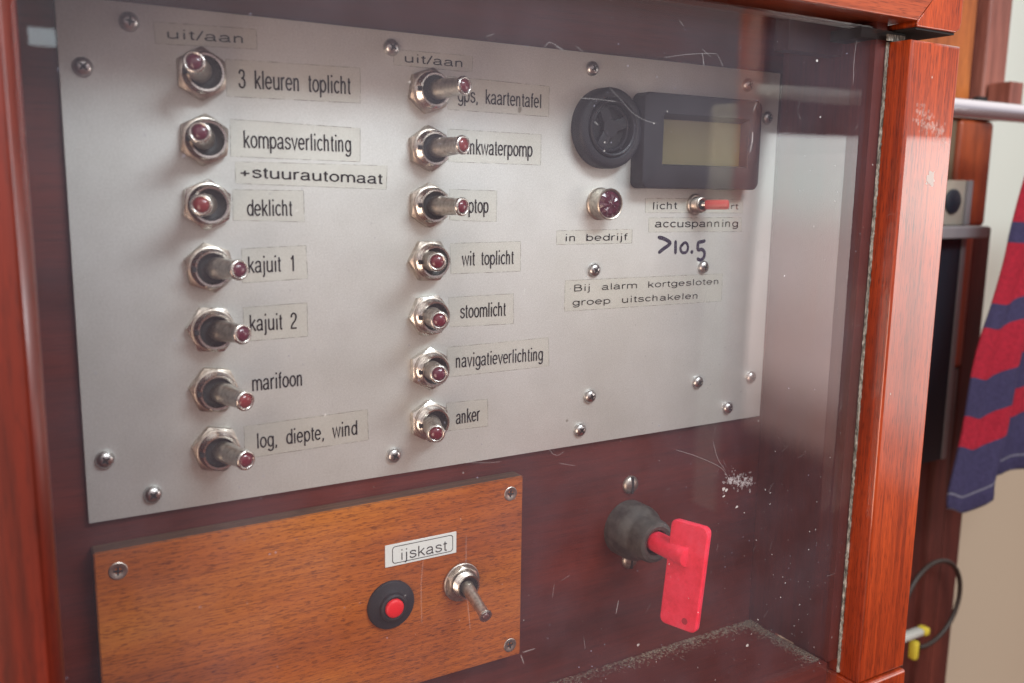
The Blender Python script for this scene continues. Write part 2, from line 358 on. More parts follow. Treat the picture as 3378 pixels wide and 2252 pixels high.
def lettering(text, x0, x1, z0, z1, h, y, material, parent, weight=0.11, space=.46, track=.05, wx=1.0):
    """words printed as flat strokes from x0 to x1, baseline z0..z1, ascender height h, on the plane y"""
    pen, st_ = 0, []
    for ch in text:
        if ch == ' ': pen += space; continue
        w_, ls_ = GL[ch]
        for l_ in ls_: st_.append([(px + pen, pz) for px, pz in l_])
        pen += w_ + track
    a_ = min(p[0] for l_ in st_ for p in l_); b_ = max(p[0] for l_ in st_ for p in l_)
    bm = bmesh.new(); wd = weight * h; sc_ = (x1 - x0 - wd * wx) / (b_ - a_)
    for k, l_ in enumerate(st_):
        q = []
        for px, pz in l_:
            X = x0 + wd * wx / 2 + (px - a_) * sc_; q.append((X, z0 + (z1 - z0) * (X - x0) / (x1 - x0) + pz * h))
        q = [p for i_, p in enumerate(q) if i_ == 0 or (Vector(p) - Vector(q[i_ - 1])).length > 1e-4]
        n = len(q); V0, V1 = [], []; yy = y - 0.003 * (k % 5)
        for i_, p in enumerate(q):
            pa = Vector(q[max(0, i_ - 1)]); pb = Vector(q[min(n - 1, i_ + 1)]); P0 = Vector(p)
            if n > 3 and (Vector(q[0]) - Vector(q[-1])).length < 1e-3 and i_ in (0, n - 1): pa, pb = Vector(q[-2]), Vector(q[1])
            d1 = (P0 - pa).normalized() if (P0 - pa).length > 1e-6 else None; d2 = (pb - P0).normalized() if (pb - P0).length > 1e-6 else None
            d = ((d1 or d2) + (d2 or d1)); d = d.normalized() if d.length > .2 else (d1 or d2)
            cs = max(.45, d.dot(d2 or d1)); nr = Vector((-d.y * wx, d.x)) * (wd / 2 / cs)
            V0.append(bm.verts.new((P0.x + nr.x, yy, P0.y + nr.y))); V1.append(bm.verts.new((P0.x - nr.x, yy, P0.y - nr.y)))
        for i_ in range(n - 1): bm.faces.new((V0[i_], V0[i_ + 1], V1[i_ + 1], V1[i_]))
    return link('lettering', bm, material, parent)

# ------------------------------------------------------------------ the setting: the recess behind the pane
PZ = 11.3
def structure(name, bm, m_, label=None): return tag(link(name, bm, m_), label, None, None, 'structure')
structure('backboard', boxbm(-60, 300, 2, 14, -330, 60), M_back)
structure('recess_side', boxbm(281, 287.2, -44.5, 1.7, -249.5, 60), M_side)
structure('recess_side', boxbm(-26, -19, -44.5, 1.7, -330, 60), M_side)
structure('unseen_recess_top', boxbm(-18.9, 280.8, -26.5, 1.7, 26, 34), M_side)  # unseen top, added to keep overhead light off the upper backboard
structure('recess_floor', boxbm(-19, 280.7, -44.4, 1.6, -262, -250), M_back)
# dust lying along the back of the recess floor and in its corner
bm = bmesh.new()
for i in range(3400):
    t = random.random(); 
    if random.random() < 0.62: px, py = 281 - 170 * t ** 1.3, 1.2 - abs(random.gauss(0, 3.4))
    else: px, py = 280 - abs(random.gauss(0, 3.2)), 1 - 42 * t
    r = random.uniform(0.25, 0.8)
    a0 = random.random() * 6.28
    bm.faces.new([bm.verts.new((px + r * math.cos(a0 + k * 2.09), py + r * math.sin(a0 + k * 2.09), -249.9 + random.random() * 0.3)) for k in range(3)])
tag(link('floor_dust', bm, see_through('brown_dust', (1, 1, 1), 0.6, (0.46, 0.37, 0.26), 0.20)), 'pale dust gathered along the back edge of the recess floor', 'dust', None, 'stuff')

# ------------------------------------------------------------------ aluminium switch panel
panel = empty('aluminium_panel', (139, 2, -75), 'large satin aluminium panel carrying all the labelled toggle switches', 'control panel')
OFF = Vector((-139, -2, 75))
def on_panel(o): o.parent = panel; o.location = OFF * MM; return o
on_panel(link('plate', boxbm(0, 278, 0, 1.7, -150, 0, bev=0.25, seg=2), M_alu, smooth=30))
def phillips(bm, r, y, ang, w=0.55):
    """cross recess shown as two sunk dark bars: thin boxes whose fronts sit just proud of the dome's dimple"""
    for k in range(2):
        mt = Matrix.Rotation(R(ang + 90 * k), 4, 'Y')
        b0 = len(bm.verts)
        t = bmesh.new(); box(t, -r, r, y, y + 1.2, -w / 2, w / 2)
        vs = [bm.verts.new(mt @ v.co) for v in t.verts]
        t.verts.index_update()
        for f in t.faces: bm.faces.new([vs[v.index] for v in f.verts])
        t.free()
dome = [(2.75, -0.05), (2.75, 0.35), (2.6, 0.85), (2.25, 1.35), (1.75, 1.72), (1.2, 1.92), (0.75, 1.98), (0.45, 1.5), (0, 1.35)]
SCR = [(18.6, -5.3), (5.9, -18.5), (98.4, -5.2), (179.1, -5.7), (258.7, -6.1), (271.2, -18.8), (182.6, -80.6), (239.0, -81.2), (239.0, -130.4),
       (270.5, -131.2), (257.4, -143.8), (177.9, -143.7), (182.3, -130.6), (98.1, -142.8), (18.2, -143.8), (5.4, -130.9)]
me_dome = me_cross = None
for i, (x_, z_) in enumerate(SCR):
    if me_dome is None:
        s = link('screw', lathe(dome, 32), M_screw, smooth=40); me_dome = s.data
        bm = bmesh.new(); phillips(bm, 1.35, -2.03, 0); q = link('cross_recess', bm, M_hole, s); me_cross = q.data
    else:
        s = bpy.data.objects.new('screw', me_dome); C.objects.link(s)
        q = bpy.data.objects.new('cross_recess', me_cross); C.objects.link(q); q.parent = s
    s.parent = panel; s.location = (Vector((x_, 0, z_)) + OFF) * MM
    s.rotation_euler = (0, R(random.choice([10, 35, 60, 80, -20, 0, 45])), 0)

TH = -0.10            # tape front face, just proud of the plate
def sticker(text, x0, x1, z0, z1, h, corners, weight=0.11, space=.46, lines=None, wx=1.0):
    film = bmesh.new()
    if corners:
        f_ = [film.verts.new((p[0], TH, p[1])) for p in corners]; k_ = [film.verts.new((p[0], -0.01, p[1])) for p in corners]
        film.faces.new(f_)
        for i in range(4): film.faces.new((f_[i], f_[(i + 1) % 4], k_[(i + 1) % 4], k_[i]))
    o = on_panel(link('label_sticker', film, M_tape))
    o['label'] = "clear label tape printed '%s'" % text
    edge = bmesh.new()
    if corners:
        for i in range(4):
            a, b_ = Vector(corners[i]), Vector(corners[(i + 1) % 4]); n = 12
            ribbon(edge, [tuple(a.lerp(b_, k / n)) for k in range(n + 1)], 0.22, TH - 0.03)
        link('tape_edge', edge, M_tapeedge, o)
    else: edge.free()
    for (t, a, b_, c_, d, hh) in (lines or [(text, x0, x1, z0, z1, h)]):
        lettering(t, a, b_, c_, d, hh, TH - 0.05, M_print, o, weight, space, .05, wx)
    return o
ST = [("uit/aan", 28.7, 50.3, -8.8, -8.2, 2.6, [(25.1, -4.6), (54.4, -3.8), (54.5, -9.6), (25.4, -10.6)]),
("3 kleuren toplicht", 48.5, 84.4, -21.3, -20.9, 5.45, [(45.0, -13.2), (87.5, -12.5), (87.5, -23.5), (44.9, -24.0)]),
("kompasverlichting", 49.5, 84.1, -38.9, -39.1, 5.2, [(45.7, -30.6), (87.3, -31.4), (87.1, -42.1), (45.4, -41.6)]),
("+stuurautomaat", 47.9, 95.2, -47.7, -49.1, 3.4, [(46.8, -43.1), (96.7, -43.1), (96.2, -50.9), (46.6, -49.6)]),
("deklicht", 49.8, 64.3, -59.5, -59.5, 5.05, [(45.6, -51.5), (67.9, -51.6), (68.0, -61.4), (45.5, -60.8)]),
("kajuit 1", 49.6, 64.2, -77.1, -77.0, 5.14, [(47.8, -69.5), (68.3, -68.9), (68.6, -79.5), (47.6, -80.2)]),
("kajuit 2", 49.5, 64.8, -95.5, -95.6, 5.25, [(47.6, -87.8), (68.2, -87.4), (68.2, -98.4), (47.5, -98.6)]),
("marifoon", 49.6, 65.9, -114.8, -114.6, 5.2, None),
("log, diepte, wind", 50.6, 84.8, -133.8, -133.6, 5.05, [(46.6, -126.0), (88.6, -125.2), (88.8, -136.0), (46.5, -136.6)]),
("uit/aan", 103.2, 124.6, -9.4, -9.4, 2.7, [(99.2, -5.7), (128.6, -5.4), (128.5, -10.8), (99.2, -10.6)]),
("gps, kaartentafel", 122.9, 156.9, -20.9, -21.2, 4.91, [(118.9, -12.7), (160.3, -13.3), (160.3, -24.0), (119.1, -23.7)]),
("drinkwaterpomp", 122.6, 153.6, -38.4, -38.6, 5.3, [(119.1, -30.2), (157.2, -30.5), (157.2, -41.4), (119.4, -41.2)]),
("laptop", 124.1, 135.5, -58.7, -58.7, 5.3, [(119.7, -50.5), (138.9, -50.9), (138.7, -61.8), (120.0, -61.1)]),
("wit toplicht", 124.8, 146.5, -77.2, -77.2, 5.07, [(120.1, -69.2), (149.1, -69.0), (149.3, -80.0), (120.5, -79.9)]),
("stoomlicht", 124.2, 143.4, -96.0, -96.1, 5.17, [(119.6, -88.2), (146.4, -88.1), (146.6, -99.3), (120.1, -98.8)]),
("navigatieverlichting", 122.6, 159.9, -113.8, -114.2, 5.09, [(119.0, -106.0), (162.2, -105.6), (162.8, -116.7), (119.2, -116.9)]),
("anker", 122.7, 132.9, -134.7, -134.5, 5.3, [(118.8, -126.3), (135.9, -126.7), (136.1, -137.0), (119.0, -136.8)]),
("accuspanning", 212.2, 257.8, -64.5, -64.7, 3.0, [(208.9, -60.7), (259.9, -60.8), (260.1, -66.7), (209.0, -66.4)]),
("in bedrijf", 169.1, 198.7, -69.3, -69.4, 2.61, [(164.9, -65.3), (200.8, -65.1), (200.8, -70.6), (164.9, -70.5)])]
for (t, a, b_, c_, d, h, cs) in ST:
    wide = (b_ - a) / (len(t) * h) > 0.75
    sticker(t, a, b_, c_, d, h, cs, 0.130 if h < 3.6 else 0.100, .62, wx=1.55 if h < 3.6 else 1.0)
sticker('licht start', 0, 0, 0, 0, 0, [(206.7, -53.0), (260.0, -53.1), (260.1, -58.9), (207.0, -58.7)], 0.12, wx=1.5,
        lines=[('licht', 210.9, 223.6, -57.4, -57.2, 2.9), ('start', 242.6, 257.6, -57.3, -57.3, 2.45)])
sticker('Bij alarm kortgesloten groep uitschakelen', 0, 0, 0, 0, 0, [(169.3, -84.2), (250.5, -84.4), (250.4, -96.2), (169.2, -96.0)], 0.12, .75, wx=1.5,
        lines=[('Bij alarm kortgesloten', 173.6, 248.1, -88.5, -88.8, 2.52), ('groep uitschakelen', 173.0, 236.7, -94.0, -94.4, 2.53)])
# handwritten marker note
bm = bmesh.new()
ribbon(bm, smooth_pts([(213.9, -68.4), (217.4, -69.2), (220.5, -70.7), (219.6, -71.9), (217.2, -73.2), (214.5, -74.9)], 4), 1.6, -0.05)
ribbon(bm, smooth_pts([(223.4, -69.8), (223.55, -72.5), (223.7, -75.6)], 4), 1.5, -0.055)
ribbon(bm, smooth_pts([(227.4, -71.2), (226.2, -73.0), (227.2, -74.9), (229.5, -74.8), (230.3, -72.9), (229.2, -71.0), (227.6, -71.3), (226.9, -72.4)], 4), 1.25, -0.06)
ribbon(bm, smooth_pts([(231.9, -74.4), (232.6, -74.9), (233.1, -75.2)], 3), 1.5, -0.065)
ribbon(bm, smooth_pts([(239.8, -70.3), (237.6, -70.7), (235.9, -71.0), (235.6, -72.4), (235.9, -74.0), (238.0, -73.9), (239.5, -75.2), (239.2, -77.3), (237.4, -78.3), (235.4, -77.5)], 4), 1.5, -0.07)
h_ = on_panel(link('marker_writing', bm, M_marker)); h_['label'] = "handwritten '>10.5' in black felt pen"

# ------------------------------------------------------------------ toggle switches
LENS = [M_redlens, mat('dull_red_lens', (0.20, 0.020, 0.022), 0.2, 0, 0.5, 0.06), mat('plum_lens', (0.10, 0.012, 0.030), 0.16, 0, 0.5, 0.05)]
NUTS = [M_nut, worn_metal('browned_nickel_nut', (0.56, 0.49, 0.41), 0.28), worn_metal('bright_nickel_nut', (0.80, 0.77, 0.71), 0.17)]
LEVS = [M_lever, worn_metal('dark_nickel_lever', (0.40, 0.35, 0.30), 0.30), worn_metal('bright_nickel_lever', (0.60, 0.56, 0.50), 0.30)]
tk = [0]
def toggle(x_, z_, ang, dx, dz, label):
    k_ = tk[0]; tk[0] += 1
    mN, mL_, mR = NUTS[(0, 1, 0, 1, 2, 0, 1, 0, 2, 2, 1, 2, 0, 2)[k_]], LEVS[(0, 2, 1, 0, 1, 0, 2, 1, 1, 0, 2, 0, 2, 0)[k_]], LENS[(2, 0, 2, 1, 1, 0, 2, 0, 2, 0, 1, 2, 0, 0)[k_]]
    t = empty('toggle_switch', (x_, 0, z_), label, 'toggle switch', 'red-tipped toggle switches on the aluminium panel')
    link('hex_nut', hexnut(7.75, 2.7, 5.2, ang), mN, t, smooth=28)
    link('washer', lathe([(6.5, 2.65), (6.5, 3.1), (6.15, 3.3), (5.2, 3.3)], 48), M_nut, t, smooth=30)
    prof = [(5.75, 3.0)]
    for k in range(4): prof += [(5.95, 3.45 + k * 0.62), (5.62, 3.75 + k * 0.62)]
    prof += [(5.7, 6.0), (5.35, 6.35), (4.75, 6.3), (4.45, 5.6), (4.3, 4.0)]
    link('bushing', lathe(prof, 48), M_chrome, t, smooth=35)
    link('keyway', boxbm(-6.05, -4.9, -6.42, -5.2, -0.75, 0.75), M_hole, t)
    link('rubber_boot', lathe([(4.45, 5.2), (3.6, 4.4), (2.9, 4.2), (0, 4.2)], 40), M_boot, t, smooth=50)
    piv = Vector((0, -1.5, 0)); tip = Vector((dx, -17.6, dz)); d = tip - piv; ln = d.length
    mt = Matrix.Translation(piv) @ axis_mtx(d)
    body = [(2.4, 1.5), (3.3, 3.6), (3.35, 5.5), (3.1, 9), (2.82, ln - 3.6), (2.78, ln - 2.2), (2.98, ln - 1.5), (3.12, ln - 1.0)]
    lev = link('lever', lathe(body, 40, mtx=mt), mL_, t, smooth=35)
    link('lever_rim', lathe([(3.12, ln - 1.0), (3.16, ln - 0.55), (3.02, ln - 0.12), (2.72, ln + 0.14), (2.4, ln + 0.16), (2.2, ln - 0.02), (2.12, ln - 0.4)], 40, mtx=mt), M_chrome, t, smooth=50)
    link('lens', lathe([(2.16, ln - 0.35), (2.1, ln - 0.05), (1.75, ln + 0.32), (1.1, ln + 0.6), (0.5, ln + 0.70), (0, ln + 0.72)], 32, mtx=mt), mR, t, smooth=60)
    return t
X1, X2 = 37.6, 111.5
rows = [-18.1 - 18.95 * k for k in range(7)]
names1 = ['3 kleuren toplicht', 'kompasverlichting', 'deklicht', 'kajuit 1', 'kajuit 2', 'marifoon', 'log, diepte, wind']
names2 = ['gps, kaartentafel', 'drinkwaterpomp', 'laptop', 'wit toplicht', 'stoomlicht', 'navigatieverlichting', 'anker']
par1 = [(90, -5.6, 1.2), (86, -4.9, 1.3), (84, -5.3, 0.2), (100, 4.9, 0.5), (115, 5.2, 0.5), (112, 5.3, -0.8), (108, 4.9, -0.1)]
par2 = [(20, 4.9, 0.6), (95, 4.5, 0.9), (88, 4.3, -0.1), (0, -5.1, 1.0), (5, -4.2, 0.5), (90, -4.4, 1.4), (92, -5.4, -0.1)]
for k in range(7):
    a, dx, dz = par1[k]
    toggle(X1, rows[k], a, dx, dz, "left column toggle switch by the label '%s', lever thrown %s" % (names1[k], 'left' if dx < 0 else 'right'))
    a, dx, dz = par2[k]
    toggle(X2, rows[k], a, dx, dz, "second column toggle switch by the label '%s', lever thrown %s" % (names2[k], 'left' if dx < 0 else 'right'))

# ------------------------------------------------------------------ instruments at the right of the panel
s = empty('power_socket', (185.2, 0, -27.2), 'round black power socket left of the display', 'socket')
link('flange', lathe([(14.9, 0), (14.9, 4.4), (14.3, 5.4), (13.2, 5.9), (11.4, 6.0), (10.9, 5.6), (10.7, 4.6)], 64), M_black, s, smooth=35)
link('inner_ring', lathe([(10.7, 3.8), (10.5, 6.3), (10.0, 6.7), (9.4, 6.4), (9.2, 2.2)], 64), M_black, s, smooth=35)
link('socket_well', lathe([(9.3, 2.4), (0, 2.4)], 48), M_hole, s)
link('inner_step', lathe([(9.2, 2.5), (8.6, 4.6), (8.1, 4.8), (7.7, 4.4), (7.6, 2.5)], 56), M_black, s, smooth=35)
for a in (20, 115, 238):
    t = bmesh.new(); box(t, 0.5, 9.0, -4.6, -2.5, -2.1, 2.1, bev=0.3)
    mt = Matrix.Rotation(R(-a), 4, 'Y')
    for v in t.verts: v.co = mt @ v.co
    link('web_arm', t, M_black, s, smooth=30)
link('web_hub', lathe([(3.4, 2.5), (3.3, 4.7), (0, 4.8)], 32), M_black, s, smooth=30)

# voltmeter
d = empty('voltage_display', (230, 0, -31.1), 'black rectangular panel meter with blank olive display window', 'display')
bm = bmesh.new()
xo, zo, xi, zi, zc = 31.1, 18.1, 21.3, 8.7, 0.0
def rrect(x, z, r, y, n=6, cx=0, cz=0):
    out = []
    for sx_, sz_, a0 in ((1, 1, 0), (-1, 1, 90), (-1, -1, 180), (1, -1, 270)):
        for k in range(n + 1):
            a = R(a0 + 90 * k / n); out.append((cx + sx_ * (x - r) + r * math.cos(a), y, cz + sz_ * (z - r) + r * math.sin(a)))
    return out
def loft(bm, loops, cap=False):
    L_ = [[bm.verts.new(p) for p in lp] for lp in loops]; n = len(L_[0])
    for a, b_ in zip(L_, L_[1:]):
        for i in range(n): bm.faces.new((a[i], a[(i + 1) % n], b_[(i + 1) % n], b_[i]))
    if cap: bm.faces.new(L_[-1])
loft(bm, [rrect(xo, zo, 3, 0), rrect(xo, zo, 3, -6.6), rrect(xo - 0.3, zo - 0.3, 3, -7.2), rrect(xo - 1, zo - 1, 2.5, -7.5),
          rrect(xi + 1.6, zi + 1.2, 0.8, -7.5, cx=1.2, cz=0.6), rrect(xi + 1.2, zi + 0.9, 0.6, -7.1, cx=1.2, cz=0.6)])
link('bezel', bm, M_black, d, smooth=30)
bm = bmesh.new(); loft(bm, [rrect(xi + 1.2, zi + 0.9, 0.6, -7.1, cx=1.2, cz=0.6), rrect(xi, zi - 0.1, 0.4, -3.9, cx=1.2, cz=0)])
link('window_well', bm, M_lcdwell, d, smooth=30)
link('display_glass', boxbm(-20.3, 22.7, -3.95, -3.2, -8.8, 8.8), M_lcd, d)

# indicator lamp
s = empty('indicator_lamp', (184.4, 0, -55.3), "dark red indicator lamp in chrome bezel above the label 'in bedrijf'", 'lamp')
link('bezel', lathe([(6.2, 0), (6.2, 0.8), (5.8, 1.2), (5.75, 6.3), (5.95, 6.8), (5.6, 7.2), (5.2, 7.0), (5.1, 6.2)], 48), NUTS[1], s, smooth=35)
bm = bmesh.new(); sg = 18
ring0 = [bm.verts.new((5.15 * math.cos(2 * math.pi * i / sg), -6.3, 5.15 * math.sin(2 * math.pi * i / sg))) for i in range(sg)]
ring1 = [bm.verts.new((3.4 * math.cos(2 * math.pi * (i + .5) / sg), -7.3 - 0.5 * (i % 2), 3.4 * math.sin(2 * math.pi * (i + .5) / sg))) for i in range(sg)]
ring2 = [bm.verts.new((1.5 * math.cos(2 * math.pi * i / sg), -7.9 + 0.4 * (i % 2), 1.5 * math.sin(2 * math.pi * i / sg))) for i in range(sg)]
tp = bm.verts.new((0, -8.3, 0))
for i in range(sg):
    j = (i + 1) % sg
    bm.faces.new((ring0[i], ring0[j], ring1[i])); bm.faces.new((ring1[i], ring0[j], ring1[j]))
    bm.faces.new((ring1[i], ring2[j], ring2[i])); bm.faces.new((ring1[i], ring1[j], ring2[j])); bm.faces.new((ring2[i], ring2[j], tp))
link('faceted_lens', bm, mat('ruby_glass', (0.075, 0.005, 0.020), 0.22, 0, 0.5, 0.03), s)

# small start toggle with red sleeve
s = empty('small_toggle', (232.8, 0, -55.4), "small toggle switch with translucent red sleeve between 'licht' and 'start'", 'toggle switch')
link('round_nut', lathe([(4.3, 0), (4.3, 0.8), (3.9, 1.2), (3.3, 1.3)], 40), M_nut, s, smooth=35)
pr = [(3.2, 1.1)]
for k in range(5): pr += [(3.25, 1.5 + k * .6), (2.95, 1.8 + k * .6)]
pr += [(3.05, 4.7), (2.7, 4.9), (2.0, 4.6), (1.8, 3.6)]
link('bushing', lathe(pr, 40), M_nut, s, smooth=35)
link('ball', lathe([(1.9, 3.4), (1.5, 4.3), (0, 4.6)], 24), M_hole, s, smooth=50)
piv = Vector((0, -3.4, 0)); tip = Vector((7.2, -12.2, 0.25)); dd = tip - piv; ln = dd.length; mt = Matrix.Translation(piv) @ axis_mtx(dd)
link('lever', lathe([(1.0, 0), (1.05, 2.6)], 24, mtx=mt), M_chrome, s, smooth=40)
link('red_sleeve', lathe([(0, 2.0), (1.5, 2.0), (1.95, 2.6), (2.0, ln - 1), (1.8, ln - 0.2), (1.2, ln + 0.15), (0, ln + 0.2)], 28, mtx=mt), M_sleeve, s, smooth=45)

# ------------------------------------------------------------------ mahogany sub-panel with fridge switch
BX0, BX1, BZ0, BZ1, BY = 0.2, 148.8, -330, -157.0, -5.0
wp = empty('wooden_panel', (75, 2, -240), 'orange-brown mahogany board below the aluminium panel', 'board')
WO = Vector((-75, -2, 240))
bm = bmesh.new()
# the board's underside edge rises to the right as in the photograph: bottom edge from (1.. ,-330) to the right end at -229
fr_ = [(BX0, BZ1 - 0.6), (BX1, BZ1 + 0.3), (BX1, -229.0), (BX0, -229.0)]
fv = [bm.verts.new((p[0], BY, p[1])) for p in fr_]; bv = [bm.verts.new((p[0], 1.8, p[1])) for p in fr_]
bm.faces.new(fv); bm.faces.new(bv[::-1])
for i in range(4): bm.faces.new((fv[i], fv[(i + 1) % 4], bv[(i + 1) % 4], bv[i]))
bmesh.ops.bevel(bm, geom=bm.edges[:], offset=0.35, segments=2, affect='EDGES')
board = link('board', bm, M_small); board.parent = wp; board.location = WO * MM
board.data.materials.append(M_smalledge)
for p in board.data.polygons:
    if p.normal.z > 0.8 or abs(p.normal.x) > 0.8: p.material_index = 1
flat = [(2.75, -0.1), (2.75, 0.12), (2.5, 0.28), (1.4, 0.22), (0.7, -0.2), (0, -0.5)]
wsm = None
for (x_, z_) in ((6.6, -164.3), (143.4, -162.9), (144.1, -224.1), (6.4, -225.0)):
    if wsm is None:
        q = link('screw', lathe(flat, 32), M_lever, smooth=30); wsm = q.data
        bm = bmesh.new(); phillips(bm, 1.3, -0.32, 0, 0.5); q2 = link('cross_recess', bm, M_hole, q); wsc = q2.data
    else:
        q = bpy.data.objects.new('screw', wsm); C.objects.link(q); q2 = bpy.data.objects.new('cross_recess', wsc); C.objects.link(q2); q2.parent = q
    q.parent = wp; q.location = (Vector((x_, BY, z_)) + WO) * MM; q.rotation_euler = (0, R(random.uniform(0, 90)), 0)

bm = boxbm(-14, 14, -0.35, 0, -4.05, 4.05, bev=0.08, seg=1)
st = tag(link('name_label', bm, M_sticker, loc=(106.4, BY, -177.4)), "white sticker reading 'ijskast' in a rounded black outline", 'sticker')
lettering('ijskast', -7.9, 10.3, -2.35, -2.4, 3.9, -0.40, M_ink, st, 0.115)
bm = bmesh.new(); loft(bm, [rrect(12.0, 3.2, 1.2, -0.40, cx=0.6), rrect(11.72, 2.92, 1.0, -0.40, cx=0.6)]); link('outline', bm, M_ink, st)

s = empty('push_button', (94.4, BY, -195.6), 'round black push button with bright red centre on the wooden board', 'push button')
link('collar', lathe([(8.9, 0), (8.9, 0.7), (8.5, 1.2), (6.3, 1.9), (5.3, 2.3), (4.9, 3.3), (4.2, 3.7), (3.6, 3.5), (3.5, 2.4)], 56), M_black, s, smooth=28)
link('button_cap', lathe([(3.4, 2.4), (3.4, 3.9), (3.1, 4.3), (2.2, 4.6), (0, 4.75)], 40), M_redbtn, s, smooth=40)

s = empty('fridge_toggle', (122.4, BY, -193.1), 'plain metal toggle switch with long thin lever on the wooden board', 'toggle switch')
link('washer', lathe([(7.3, 0), (7.3, 0.5), (7.0, 0.7), (5, 0.7)], 48), M_lever, s, smooth=30)
link('hex_nut', hexnut(6.6, 2.6, 4.5, 92), M_nut, s, smooth=28)
s.children[-1].location = (0, -0.7 * MM, 0)
pr = [(4.9, 3.0)]
for k in range(4): pr += [(5.0, 3.5 + k * .6), (4.7, 3.8 + k * .6)]
pr += [(4.8, 5.9), (4.5, 6.2), (3.9, 6.1), (3.7, 4.0)]
link('bushing', lathe(pr, 48), M_chrome, s, smooth=35)
link('rubber_boot', lathe([(3.8, 5.2), (2.6, 4.6), (0, 4.6)], 32), M_boot, s, smooth=50)
piv = Vector((0, -2.5, 0.6)); tip = Vector((-0.6, -20.0, -5.2)); dd = tip - piv; ln = dd.length; mt = Matrix.Translation(piv) @ axis_mtx(dd)
link('lever', lathe([(2.5, 2.2), (2.4, 4.5), (2.15, 8), (1.95, 13), (2.0, ln - 1.8), (2.3, ln - 0.9)], 32, mtx=mt), LEVS[2], s, smooth=40)
link('lever_rim', lathe([(2.3, ln - 1.0), (2.5, ln - 0.3), (2.3, ln + 0.15), (1.6, ln + .05)], 32, mtx=mt), M_chrome, s, smooth=50)
link('lens', lathe([(1.5, ln - 0.1), (1.35, ln + 0.35), (0.8, ln + 0.7), (0, ln + 0.8)], 24, mtx=mt), M_redlens2, s, smooth=60)

# ------------------------------------------------------------------ battery isolator with red key
s = empty('battery_isolator', (205.2, 2, -190), 'grey battery isolator switch on the dark backboard with its red key turned down', 'isolator switch')
link('switch_body', lathe([(11.9, 0), (11.9, 7), (11.5, 9), (9.8, 11.5), (9.2, 13), (8.9, 18), (8.2, 19.6), (6.8, 20.1), (5.4, 19.6), (5.0, 18)], 56), M_swbody, s, smooth=35)
for (sx_, sz_) in ((0.9, 18.6), (2.0, -14.8)):
    q = link('mounting_screw', lathe([(3.9, -0.2), (3.9, 0.3), (3.4, 1.2), (2.2, 1.8), (0, 2.0)], 32), M_lever, s, loc=(sx_, 0, sz_), smooth=40)
    link('slot', boxbm(-0.5, 0.5, -2.05, -0.6, -3.5, 3.5), M_hole, q)
k = empty('isolator_key', (205.8, -17, -190), 'bright red plastic key with a flat handle and small hole, in the isolator switch', 'key')
# shaft
shaft = lathe([(0, -2), (4.2, -2), (4.25, 2), (4.2, 8), (4.1, 17.6), (3.8, 18.2), (0, 18.4)], 36)
link('shaft', shaft, M_key, k, smooth=40)
# handle: a flat rounded plate standing on the shaft, width running outward from the wall
wdir = Vector((0.31, -0.95, 0.0)).normalized(); ldir = Vector((-0.10, 0.0, -1)).normalized(); ndir = wdir.cross(ldir).normalized()
hb = bmesh.new()
def plate_pt(u, v, w): return Vector((1.0, -17.0, 0)) + wdir * u + ldir * v + ndir * w
def plate_loop(inset, w, r=2.6, n=6):
    xh, v0, v1 = 8.2 - inset, -13.5 + inset, 29.0 - inset; out = []
    for su, vv, a0 in ((1, v1, 0), (-1, v1, 90), (-1, v0, 180), (1, v0, 270)):
        for j in range(n + 1):
            a = R(a0 + 90 * j / n); sv = 1 if vv == v1 else -1
            out.append(plate_pt(su * (xh - r) + r * math.cos(a), vv - sv * r + r * math.sin(a), w))
    return out
lo = [plate_loop(0.5, -1.5), plate_loop(0, -1.0), plate_loop(0, 1.0), plate_loop(0.5, 1.5), plate_loop(1.5, 1.5), plate_loop(1.8, 1.15)]
LL = [[hb.verts.new(p) for p in l] for l in lo]; nn_ = len(LL[0])
for a, b_ in zip(LL, LL[1:]):
    for i in range(nn_): hb.faces.new((a[i], a[(i + 1) % nn_], b_[(i + 1) % nn_], b_[i]))
hb.faces.new(LL[-1]); hb.faces.new(LL[0][::-1])
link('handle', hb, M_key, k, smooth=35)
hm = lathe([(1.25, 0), (1.25, 0.12), (0, 0.12)], 24, mtx=Matrix.Translation(plate_pt(3.0, 25.2, 1.12)) @ axis_mtx(ndir))
for v in hm.verts: pass
link('key_hole', hm, mat('hole_shade_red', (0.42, 0.012, 0.025), 0.6), k)
hm = lathe([(1.25, 0), (1.25, 0.12), (0, 0.12)], 24, mtx=Matrix.Translation(plate_pt(3.0, 25.2, -1.52)) @ axis_mtx(-ndir))
link('key_hole', hm, bpy.data.materials['hole_shade_red'], k)

